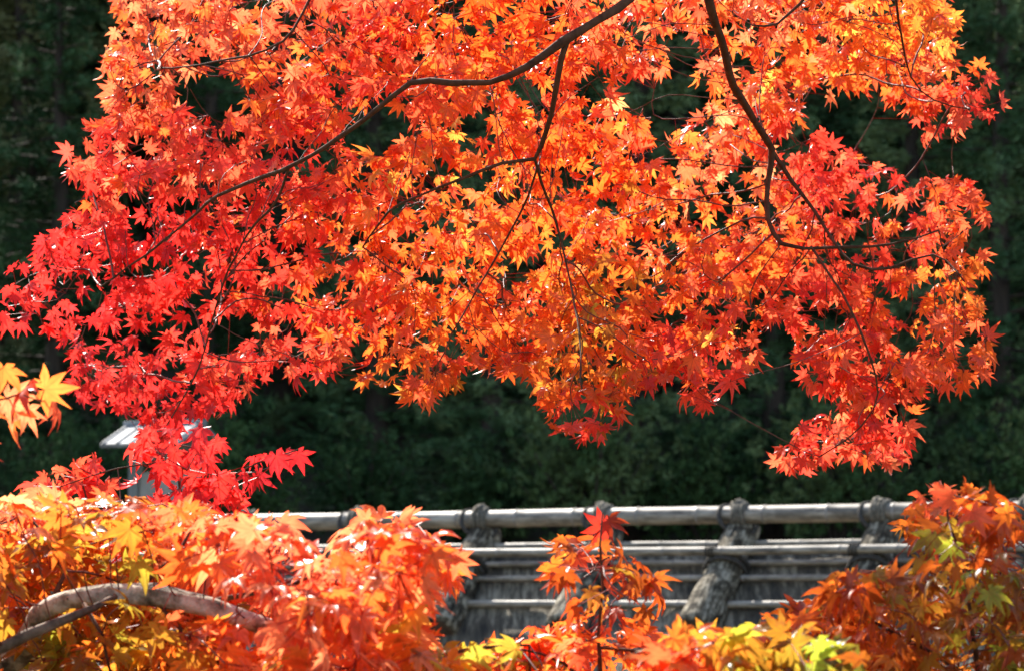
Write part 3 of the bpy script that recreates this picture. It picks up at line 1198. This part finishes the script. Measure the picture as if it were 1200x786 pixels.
HOLES = [(248, 128, 36, 22), (214, 118, 14, 16), (445, 155, 34, 22), (425, 165, 22, 18), (785, 128, 38, 24), (755, 115, 20, 14), (775, 175, 14, 24), (790, 60, 18, 10), (300, 12, 18, 9),
         (160, 245, 20, 12), (185, 320, 14, 10), (270, 395, 26, 15), (255, 420, 20, 9), (330, 355, 14, 12), (165, 280, 16, 12), (215, 250, 20, 9), (325, 260, 10, 14),
         (955, 140, 16, 16), (975, 385, 20, 14), (1055, 372, 16, 12), (1030, 350, 16, 9), (935, 175, 14, 16), (505, 335, 12, 10), (660, 290, 8, 9), (700, 300, 9, 7), (625, 115, 12, 9), (690, 110, 18, 12), (730, 330, 7, 6),
         (650, 20, 12, 9), (745, 40, 12, 8), (1060, 410, 14, 10), (1008, 300, 7, 7), (60, 320, 10, 6), (120, 350, 12, 7), (190, 395, 14, 7), (345, 400, 14, 10), (560, 450, 9, 9), (900, 405, 8, 12), (835, 260, 6, 6),
         (110, 375, 12, 6), (240, 355, 12, 8), (310, 320, 9, 12), (870, 85, 12, 10), (835, 30, 7, 12), (800, 85, 14, 12), (400, 60, 6, 6), (470, 30, 7, 6), (365, 30, 7, 7), (540, 35, 8, 5)]


def upper_test(px, py):
    q = py + 12
    ok = in_poly(px, q, OUTLINE)
    for hx, hy, a, b in HOLES:
        ok &= ((px - hx) / a / 1.25) ** 2 + ((q - hy) / b / 1.3) ** 2 > rng.uniform(0.75, 1.25, len(px))
    # out of view the crown thins, then added foliage higher up shades the right maple
    ok &= (py > -15) | (rng.uniform(0, 1, len(px)) < np.where(py < -150, 0.55, 0.28))
    return ok


def d_up(px, py):
    return 6.15 + 0.28 * np.sin(px * 0.0065 + 0.8) + 0.22 * np.cos(py * 0.013 + px * 0.004)


px, py, cid = clumped(6300, -10, 1180, -430, 570, upper_test)
ex = rng.normal([1108, 112], [30, 20], (46, 2))
px, py, cid = np.append(px, ex[:, 0]), np.append(py, ex[:, 1]), np.append(cid, rng.uniform(0.3, 0.7, 46))
dep = d_up(px, py) + 0.12 + (cid - 0.5) * 0.5 + rng.normal(0, 0.06, len(px))
dep = np.where(py < -60, 5.65 + (dep - 6.1) * 0.6, dep)  # out-of-frame leaves set nearer, so their shade falls on the right maple
pts_up = at_np(px, py, dep)
CT = [(200, 40, [PEACH, ORA, CORAL]), (320, 60, [PEACH, ORA, CORAL]), (170, 110, [CORAL, ORA, PEACH]), (300, 110, [CORAL, ORA]), (130, 190, [RED, RED, CORAL]),
      (240, 180, [RED, CORAL]), (330, 170, [RED, CORAL, RED]), (180, 290, [RED, RED, CRIM]), (60, 330, [RED, RED, CRIM]), (100, 400, [RED, CRIM]), (230, 400, [RED, RED, CORAL]), (300, 300, [RED, RED, CORAL]),
      (200, 470, [RED, CRIM]), (330, 430, [RED, RED, CORAL]), (380, 260, [RED, CORAL, ORA]), (390, 360, [CORAL, ORA, RED]), (420, 60, [CORAL, RED, ORA]), (480, 100, [CORAL, ORA]),
      (560, 40, [ORA, DEEP]), (620, 120, [ORA, DEEP, CORAL]), (520, 200, [CORAL, ORA, YEL]), (450, 270, [ORA, AMBER, CORAL]), (520, 330, [ORA, AMBER, CORAL]), (480, 430, [CORAL, ORA, AMBER]),
      (600, 290, [ORA, AMBER, CORAL]), (600, 380, [CORAL, ORA, AMBER]), (690, 200, [ORA, ORA, DEEP]), (740, 130, [ORA, CORAL]), (700, 330, [ORA, OLIVE, AMBER]), (690, 420, [OLIVE, ORA, AMBER]), (690, 500, [RED, DEEP]),  # OLIVE low in the middle puts the crown's shade into the leaf colour
      (770, 300, [ORA, CORAL, AMBER]), (790, 400, [CORAL, ORA, RED]), (830, 460, [RED, CORAL]), (780, 30, [PEACH, CORAL, ORA]), (860, 30, [ORA, PEACH]), (840, 210, [PEACH, CORAL, ORA]), (960, 60, [ORA, AMBER, PEACH]), (1040, 40, [AMBER, YEL, ORA]),
      (1080, 90, [ORA, CORAL]), (1120, 140, [CORAL, RED]), (980, 210, [RED, RED, CORAL]), (900, 290, [ORA, AMBER, CORAL]), (1060, 240, [CORAL, RED]), (1040, 290, [ORA, CORAL, RED]), (1120, 330, [ORA, AMBER, CORAL]),
      (1140, 260, [CORAL, ORA]), (1000, 400, [RED, CORAL, ORA]), (1130, 440, [ORA, CORAL]), (1020, 460, [RED, ORA, CORAL]), (960, 530, [RED, CORAL]), (1050, 530, [RED, CORAL]), (860, 360, [CORAL, ORA]), (930, 350, [CORAL, RED])]
col_up = colour_field(px, py, CT)
size_up = rng.normal(0.0365, 0.0055, len(px)).clip(0.023, 0.049)

DU = lambda a, b: float(d_up(np.array([a]), np.array([b]))[0]) - 0.31


def L(path):
    return [(a, b, DU(a, b), t) for a, b, t in path]


limbs_up = [
    (L([(790, -150, 15), (770, -60, 13), (742, -5, 11), (700, 25, 10.5), (660, 50, 9.5), (620, 78, 8.5), (575, 95, 7.5), (530, 97, 7), (482, 98, 6.5), (440, 130, 6), (400, 160, 5.5),
        (365, 182, 5.2), (330, 200, 5), (290, 215, 4.4), (255, 230, 4), (215, 262, 3.2), (170, 300, 2.6), (120, 335, 2)]), M_bark_dark),
    (L([(664, 50, 7.5), (652, 95, 6.5), (640, 150, 5.8), (626, 188, 5), (590, 192, 4), (540, 210, 3.6), (500, 225, 3.2), (455, 250, 2.8), (425, 290, 2.2)]), M_bark_dark),
    (L([(626, 188, 4), (650, 260, 3.2), (668, 330, 2.6), (680, 400, 2.3), (682, 455, 1.8)]), M_bark_dark),
    (L([(630, 195, 3), (610, 250, 2.6), (570, 320, 2.2), (530, 390, 1.8)]), M_bark_dark),
    (L([(790, -150, 15), (808, -70, 12), (828, -5, 10.5), (848, 60, 10), (860, 100, 9.5), (885, 145, 9), (905, 175, 8.5), (900, 215, 6), (900, 255, 5.5), (915, 285, 5), (940, 292, 4.5), (990, 290, 3.6), (1045, 286, 2.6), (1100, 270, 2)]), M_bark_dark),
    (L([(905, 178, 5.5), (940, 230, 4.5), (968, 268, 4), (1000, 310, 3.5), (1045, 315, 3), (1095, 298, 2.4), (1130, 330, 2)]), M_bark_dark),
    (L([(950, 290, 3.6), (985, 345, 3), (1010, 390, 2.6), (1026, 440, 2.3), (1024, 480, 2.1), (990, 515, 1.8), (960, 535, 1.6)]), M_bark_dark),
    (L([(338, 196, 3.6), (325, 235, 3), (290, 275, 2.6), (262, 330, 2.3), (245, 390, 2), (225, 450, 1.8), (190, 505, 1.6)]), M_bark_dark),
    (L([(900, -160, 6), (960, -60, 4.5), (938, 5, 3.6), (912, 28, 3), (882, 30, 2.4)]), M_bark_dark),
    ([(790, -150, DU(790, -150), 8), (720, -270, 5.8, 6), (560, -330, 5.65, 5), (430, -300, 5.6, 4), (360, -340, 5.6, 2.5)], M_bark_dark),  # unseen limb added to carry the foliage that shades the right maple
    (L([(960, -60, 4), (1040, -20, 3.4), (1056, 40, 2.8), (1066, 90, 2.2), (1095, 118, 2.0), (1135, 128, 1.4)]), M_bark_dark),
    (L([(742, -5, 6), (600, -70, 5), (480, -60, 4.4), (380, -20, 3.6), (330, 50, 3), (270, 70, 2.4), (190, 80, 2)]), M_bark_dark),
]
fork = at(790, -150, DU(790, -150))
tx, ty = 3.3, 7.6
tr_up = [Vector((tx, ty, ground_z(tx, ty) - 0.15)), Vector((3.15, 7.6, 0.8)), Vector((2.8, 7.4, 2.2)), Vector((2.2, 7.1, 3.1)), Vector((1.3, 6.6, 3.45)), fork]
root, dense = build_maple("maple_tree", "large maple, red at left and orange at right, hanging from the top edge", tr_up, None, None, None, None, None, None)
finish_maple(root, dense, 0.075, 0.02, limbs_up, pts_up, col_up, size_up, orient_hang, M_bark_dark, att_frac=0.24)

# --- red young maple whose sprays rise between the big maple and the orange one below
def blobs_test(bl):
    def f(px, py):
        ok = np.zeros(len(px), bool)
        for x, y, a, b in bl:
            ok |= ((px - x) / a) ** 2 + ((py - y) / b) ** 2 < 1
        return ok
    return f


RB = [(215, 514, 46, 14), (180, 520, 26, 20), (195, 552, 44, 18), (225, 535, 30, 14), (275, 550, 30, 12), (80, 565, 48, 16), (100, 548, 14, 12), (240, 585, 60, 24), (292, 540, 14, 26), (330, 535, 24, 7), (250, 640, 55, 40), (120, 620, 60, 40), (262, 650, 30, 30)]
px, py, cid = clumped(210, 20, 380, 490, 720, blobs_test(RB), per=5, sx=16, sy=9)
dep = 4.75 + (cid - 0.5) * 0.35 + rng.normal(0, 0.06, len(px))
red_pts = at_np(px, py, dep)
red_col = colour_field(px, py, [(230, 540, [RED, RED, CRIM]), (80, 560, [RED, CORAL]), (250, 620, [CRIM, RED]), (330, 530, [CRIM])], 0.3)
D5 = 4.75
limbs_red = [([(60, 1150, D5, 10), (120, 950, D5, 8), (190, 800, D5, 6), (215, 700, D5, 4.5), (230, 620, D5, 3.4), (255, 570, D5, 2.6), (300, 540, D5, 2), (350, 526, D5, 1.5)], M_bark_dark),
             ([(230, 620, D5, 3), (212, 570, D5, 2.6), (205, 520, D5, 2)], M_bark_dark),
             ([(205, 540, D5 - .05, 2.4), (165, 545, D5 - .05, 2), (110, 557, D5 - .05, 1.6), (70, 570, D5 - .05, 1.4)], M_bark_dark),
             ([(190, 800, D5, 5), (140, 700, D5, 4), (110, 620, D5, 3), (95, 560, D5, 2)], M_bark_dark)]
b0 = at(60, 1150, D5)
root, dense = build_maple("maple_tree", "young crimson maple in front of the notice stand, above the orange leaves",
                          [Vector((b0.x - 0.1, b0.y + 0.05, ground_z(b0.x, b0.y) - 0.1)), Vector((b0.x - 0.03, b0.y, 0.4)), b0], None, None, None, None, None, None)
finish_maple(root, dense, 0.02, 0.01, limbs_red, red_pts, red_col, rng.normal(0.035, 0.005, len(px)).clip(0.025, 0.046), orient_hang, M_bark_dark, att_frac=0.5, maxd=0.16)

# --- orange maple at lower left with the thick pale limb
PL = [(-260, 560), (0, 572), (40, 562), (90, 572), (150, 562), (200, 578), (270, 596), (330, 596), (352, 622), (392, 632), (412, 600), (446, 590), (492, 606), (536, 630), (540, 650),
      (505, 672), (486, 712), (520, 742), (600, 742), (640, 735), (660, 790), (640, 980), (-260, 980)]
LIMBZ = [(60, 705, 34, 16), (130, 694, 44, 13), (185, 696, 40, 13), (240, 708, 40, 14), (290, 724, 28, 13)]


def low_left_test(px, py):
    ok = in_poly(px, py - 14, PL)
    ok &= (py < 800) | (rng.uniform(0, 1, len(px)) < 0.4)
    ok &= (px > -20) | (rng.uniform(0, 1, len(px)) < 0.4)
    ok &= ~(((px - 340) / 26) ** 2 + ((py - 665) / 22) ** 2 < 1)
    return ok


def clear_sun(pts, limb, r):
    """Thin the leaves that would stand between the pale limb and the sun."""
    keep = np.ones(len(pts), bool)
    sv = np.array(sun_dir)
    for q in limb:
        d = pts - np.array(q)
        t = d @ sv
        off = np.linalg.norm(d - t[:, None] * sv, axis=1)
        keep &= ~((t > -0.03) & (off < r) & (rng.uniform(0, 1, len(pts)) < 0.45))
    return pts[keep], keep


px, py, cid = clumped(2400, -260, 660, 540, 980, low_left_test, per=6, sx=36, sy=15)
dl = 3.95 + 0.25 * np.sin(px * 0.009 + 1)
dep = dl + (cid - 0.35) * 0.75 + rng.normal(0, 0.05, len(px))
# few leaves hang before the thick limb
front = np.zeros(len(px), bool)
for x, y, a, b in LIMBZ:
    front |= ((px - x) / a) ** 2 + ((py + 14 - y) / (b + 14)) ** 2 < 1
dep[front] = np.maximum(dep[front], 4.12 + 0.25 * rng.uniform(0, 1, front.sum()))
low_pts = at_np(px, py, dep)
low_pts, low_keep = clear_sun(low_pts, [at(a, b, 3.98) for a, b in ((62, 704), (90, 697), (120, 693), (150, 692), (180, 693), (210, 699), (240, 706), (270, 716), (295, 726))], 0.078)
px, py = px[low_keep], py[low_keep]
CL = [(40, 590, [PEACH, ORA, PEACH]), (150, 590, [ORA, AMBER, CORAL]), (60, 640, [AMBER, OLIVE, ORA, OLIVE]), (130, 640, [YEL, OLIVE, GREEN]), (250, 620, [PEACH, ORA]), (330, 640, [PEACH, PEACH, CORAL]), (450, 620, [ORA, PEACH]), (510, 630, [ORA, PEACH, AMBER]),
      (420, 680, [PEACH, ORA]), (250, 670, [PEACH, ORA, AMBER]), (30, 700, [OLIVE, BROWN, ORA]), (60, 770, [OLIVE, OLIVE, BROWN, GREEN]), (180, 770, [AMBER, OLIVE, OLIVE]), (300, 750, [PEACH, ORA, AMBER]), (420, 760, [PEACH, ORA, PEACH]), (500, 730, [CORAL, YEL, GREEN]), (580, 760, [PEACH, ORA, GREEN]), (540, 735, [YEL, AMBER, GREEN])]  # olive and brown below the limb paint its shade into the leaves
low_col = colour_field(px, py, CL)
A4 = 4.0
limbs_low = [([(-330, 1080, 4.4, 40), (-120, 880, 4.25, 33), (20, 765, 4.12, 27), (45, 722, 4.05, 25), (80, 702, 4.0, 24), (130, 694, 3.96, 23), (180, 696, 3.94, 25), (240, 709, 3.92, 25), (290, 727, 3.92, 23), (340, 748, 4.0, 20), (400, 790, 4.0, 15), (470, 830, 4.0, 10)], M_bark_pale),
             ([(-220, 900, 4.0, 20), (-60, 790, 3.95, 15), (0, 757, 3.9, 13), (60, 733, 3.9, 11), (110, 712, 3.92, 9), (140, 696, 3.95, 7)], M_bark_mid),
             ([(150, 692, 3.98, 8), (185, 670, 4.0, 5.5), (215, 640, 4.02, 4), (230, 610, 4.05, 3), (190, 590, 4.05, 2.2)], M_bark_dark),
             ([(240, 705, 3.98, 7), (310, 690, 3.95, 5), (370, 672, 3.93, 4), (410, 640, 3.92, 3), (445, 610, 3.9, 2.2)], M_bark_dark),
             ([(60, 705, 4.05, 8), (75, 670, 4.1, 5), (50, 630, 4.15, 3.6), (30, 600, 4.15, 2.6)], M_bark_dark),
             ([(400, 790, 4.0, 9), (450, 740, 3.95, 6), (465, 690, 3.9, 4), (468, 640, 3.88, 2.8), (490, 615, 3.88, 2)], M_bark_dark),
             ([(400, 790, 4.0, 8), (500, 770, 3.9, 5), (560, 760, 3.9, 4), (620, 755, 3.9, 2.5)], M_bark_dark),
             ([(100, 706, 3.95, 6), (120, 745, 3.9, 4.5), (130, 790, 3.9, 3)], M_bark_dark),
             ([(180, 700, 3.95, 5), (215, 740, 3.9, 4), (260, 780, 3.9, 3)], M_bark_dark)]
b0 = at(-330, 1080, 4.4)
root, dense = build_maple("maple_tree", "orange maple at lower left with a thick pale curved limb and sunlit glossy leaves",
                          [Vector((b0.x - 0.15, b0.y + 0.1, ground_z(b0.x, b0.y) - 0.15)), Vector((b0.x - 0.1, b0.y + 0.05, 0.45)), b0], None, None, None, None, None, None)
finish_maple(root, dense, 0.055, 0.03, limbs_low, low_pts, low_col, rng.normal(0.0425, 0.007, len(px)).clip(0.027, 0.06), orient_flat, M_bark_pale, att_frac=0.4, maxd=0.2, kill=0.07, tip=0.0012)

# --- pale orange spray at the left edge: the tip of another maple standing left of the frame
px = np.concatenate([np.array([4, 32, 52, 18, 62, -12, 30, -25, 8, -40, -60]), rng.uniform(-330, -30, 120)])
py = np.concatenate([np.array([430, 452, 456, 482, 470, 468, 480, 490, 468, 440, 470]), rng.uniform(360, 560, 120)])
dep = 3.9 + rng.normal(0, 0.07, len(px))
sp_pts = at_np(px, py, dep)
sp_col = colour_field(px, py, [(0, 470, [PEACH, AMBER, PEACH]), (60, 460, [PEACH, ORA, PEACH])], 0.25)
limbs_sp = [([(-520, 900, 4.0, 16), (-400, 620, 3.95, 10), (-220, 520, 3.92, 6), (-60, 480, 3.9, 3.4), (10, 466, 3.9, 2.4), (50, 452, 3.9, 1.8)], M_bark_dark),
            ([(-400, 620, 3.95, 8), (-300, 450, 3.9, 4), (-180, 400, 3.9, 2)], M_bark_dark)]
b0 = at(-520, 900, 4.0)
root, dense = build_maple("maple_tree", "maple at the left edge showing only a pale orange leaf spray",
                          [Vector((b0.x - 0.1, b0.y, ground_z(b0.x, b0.y) - 0.1)), Vector((b0.x - 0.05, b0.y, 0.5)), b0], None, None, None, None, None, None)
finish_maple(root, dense, 0.035, 0.012, limbs_sp, sp_pts, sp_col, rng.normal(0.05, 0.005, len(px)).clip(0.04, 0.06), orient_hang, M_bark_dark, att_frac=1.0, maxd=0.4, kill=0.04)

# --- small maple whose thin spray crosses the bamboo ridge
SB = [(705, 612, 20, 12), (690, 635, 44, 15), (730, 655, 34, 18), (662, 668, 22, 26), (700, 690, 50, 30), (742, 690, 40, 24), (780, 700, 14, 12)]
SB2 = [(690, 745, 85, 26), (620, 770, 60, 25), (740, 780, 80, 26), (700, 850, 140, 60)]
px1, py1, c1 = clumped(46, 630, 800, 590, 740, blobs_test(SB), per=4, sx=16, sy=10)
px2, py2, c2 = clumped(300, 540, 860, 725, 920, blobs_test(SB2), per=5, sx=30, sy=14)
px, py, cid = np.concatenate([px1, px2]), np.concatenate([py1, py2]) + 4, np.concatenate([c1, c2])
dep = 4.0 + (cid - 0.4) * 0.4 + rng.normal(0, 0.05, len(px))
mid_pts = at_np(px, py, dep)
mid_col = colour_field(px, py, [(700, 610, [RUST, RED, BROWN]), (660, 650, [AMBER, RUST, BROWN]), (700, 680, [BROWN, BROWN, RUST, OLIVE]), (760, 690, [BROWN, RUST]), (650, 750, [CORAL, ORA]), (720, 750, [CORAL, ORA, AMBER]), (790, 770, [ORA, AMBER])], 0.3)
limbs_mid = [([(720, 1200, 4.0, 11), (712, 960, 4.0, 8), (706, 820, 4.0, 6), (702, 745, 3.98, 4.2), (706, 690, 3.96, 3.2), (703, 640, 3.96, 2.4), (706, 600, 3.96, 1.8)], M_bark_dark),
             ([(706, 820, 4.0, 5), (660, 780, 3.95, 4), (610, 760, 3.9, 2.5)], M_bark_dark),
             ([(704, 760, 4.0, 4), (760, 765, 3.95, 3), (800, 770, 3.9, 2)], M_bark_dark)]
b0 = at(720, 1200, 4.0)
root, dense = build_maple("maple_tree", "small maple with a thin upright spray of rusty leaves crossing the bamboo ridge pole",
                          [Vector((b0.x, b0.y, ground_z(b0.x, b0.y) - 0.1)), Vector((b0.x + 0.02, b0.y, 0.35)), b0], None, None, None, None, None, None)
finish_maple(root, dense, 0.022, 0.011, limbs_mid, mid_pts, mid_col, rng.normal(0.037, 0.006, len(px)).clip(0.026, 0.05), orient_flat, M_bark_dark, att_frac=0.5, maxd=0.2, kill=0.06)

# --- rusty orange maple at lower right
PR = [(830, 760), (862, 728), (905, 705), (952, 690), (962, 664), (1010, 652), (1048, 648), (1060, 690), (1078, 660), (1072, 628), (1046, 600), (1068, 578), (1100, 552), (1150, 562), (1185, 580), (1192, 612), (1172, 640),
      (1215, 650), (1460, 640), (1460, 980), (840, 980)]


def right_test(px, py):
    ok = in_poly(px, py - 12, PR)
    ok &= (py < 800) | (rng.uniform(0, 1, len(px)) < 0.4)
    ok &= (px < 1215) | (rng.uniform(0, 1, len(px)) < 0.4)
    return ok


px, py, cid = clumped(1150, 830, 1460, 530, 980, right_test, per=6, sx=30, sy=14)
dep = 3.95 + (cid - 0.35) * 0.7 + rng.normal(0, 0.05, len(px))
r_pts = at_np(px, py, dep)
r_col = colour_field(px, py, [(1110, 570, [ORA, CORAL, RUST]), (1150, 600, [ORA, RUST]), (1120, 660, [RUST, BROWN, OLIVE, GREEN]), (1000, 670, [RUST, BROWN, BROWN]), (960, 700, [RUST, BROWN, ORA]), (1060, 690, [BROWN, OLIVE, BROWN]), (1180, 680, [BROWN, OLIVE, GREEN, RUST]), (900, 730, [ORA, OLIVE, GREEN]), (1000, 740, [AMBER, ORA, BROWN]), (1090, 760, [BROWN, OLIVE, AMBER, BROWN]), (1180, 760, [OLIVE, BROWN, BROWN, GREEN])], 0.3)  # browns and olives partly stand in for the shade on this maple
limbs_r = [([(1250, 1150, 4.1, 20), (1190, 920, 4.05, 13), (1150, 800, 4.0, 8), (1138, 730, 3.98, 5), (1130, 660, 3.96, 3.6), (1112, 610, 3.95, 2.6), (1108, 575, 3.95, 1.8)], M_bark_dark),
           ([(1150, 800, 4.0, 7), (1080, 760, 3.98, 5), (1020, 725, 3.96, 3.8), (985, 690, 3.95, 2.6), (965, 680, 3.95, 2)], M_bark_dark),
           ([(1190, 920, 4.05, 8), (1050, 830, 4.0, 6), (950, 770, 3.95, 4), (880, 740, 3.95, 2.4)], M_bark_dark),
           ([(1138, 730, 3.98, 4), (1165, 690, 4.0, 3), (1180, 650, 4.0, 2)], M_bark_dark),
           ([(1190, 920, 4.05, 9), (1260, 800, 4.1, 6), (1330, 720, 4.1, 4), (1400, 690, 4.1, 2.5)], M_bark_dark)]
b0 = at(1250, 1150, 4.1)
root, dense = build_maple("maple_tree", "rusty orange maple at lower right with a tall upright spray before the roof's right end",
                          [Vector((b0.x + 0.05, b0.y, ground_z(b0.x, b0.y) - 0.1)), Vector((b0.x + 0.02, b0.y, 0.4)), b0], None, None, None, None, None, None)
finish_maple(root, dense, 0.035, 0.016, limbs_r, r_pts, r_col, rng.normal(0.036, 0.006, len(px)).clip(0.024, 0.049), orient_flat, M_bark_dark, att_frac=0.4, maxd=0.2, kill=0.07, tip=0.0012)

# --- yellow-green maple low in the foreground, right of the middle
GB = [(870, 765, 110, 30), (800, 765, 40, 24), (960, 790, 70, 25), (880, 850, 150, 70)]
px, py, cid = clumped(330, 740, 1060, 725, 930, blobs_test(GB), per=5, sx=28, sy=12)
dep = 3.45 + (cid - 0.5) * 0.3 + rng.normal(0, 0.04, len(px))
g_pts = at_np(px, py, dep)
g_col = colour_field(px, py, [(830, 750, [ORA, AMBER, GREEN]), (860, 780, [OLIVE, AMBER, OLIVE, GREEN]), (920, 770, [OLIVE, GREEN, BROWN]), (970, 780, [GREEN, OLIVE]), (800, 780, [AMBER, CORAL])], 0.25)
limbs_g = [([(860, 1350, 3.5, 13), (865, 1050, 3.5, 9), (870, 900, 3.48, 6), (850, 810, 3.45, 4), (830, 760, 3.44, 2.4)], M_bark_dark),
           ([(870, 900, 3.48, 5), (920, 820, 3.45, 3.6), (960, 780, 3.44, 2.2)], M_bark_dark),
           ([(866, 960, 3.49, 5), (790, 850, 3.46, 3.6), (775, 790, 3.45, 2.2)], M_bark_dark)]
b0 = at(860, 1350, 3.5)
root, dense = build_maple("maple_tree", "low maple with leaves still partly yellow green along the bottom edge right of the middle",
                          [Vector((b0.x, b0.y, ground_z(b0.x, b0.y) - 0.1)), Vector((b0.x + 0.01, b0.y, 0.25)), b0], None, None, None, None, None, None)
finish_maple(root, dense, 0.022, 0.01, limbs_g, g_pts, g_col, rng.normal(0.044, 0.006, len(px)).clip(0.03, 0.056), orient_flat, M_bark_dark, att_frac=0.5, maxd=0.22, kill=0.07)

for o in list(scene.objects):
    if o.get("label") == "x":
        del o["label"]
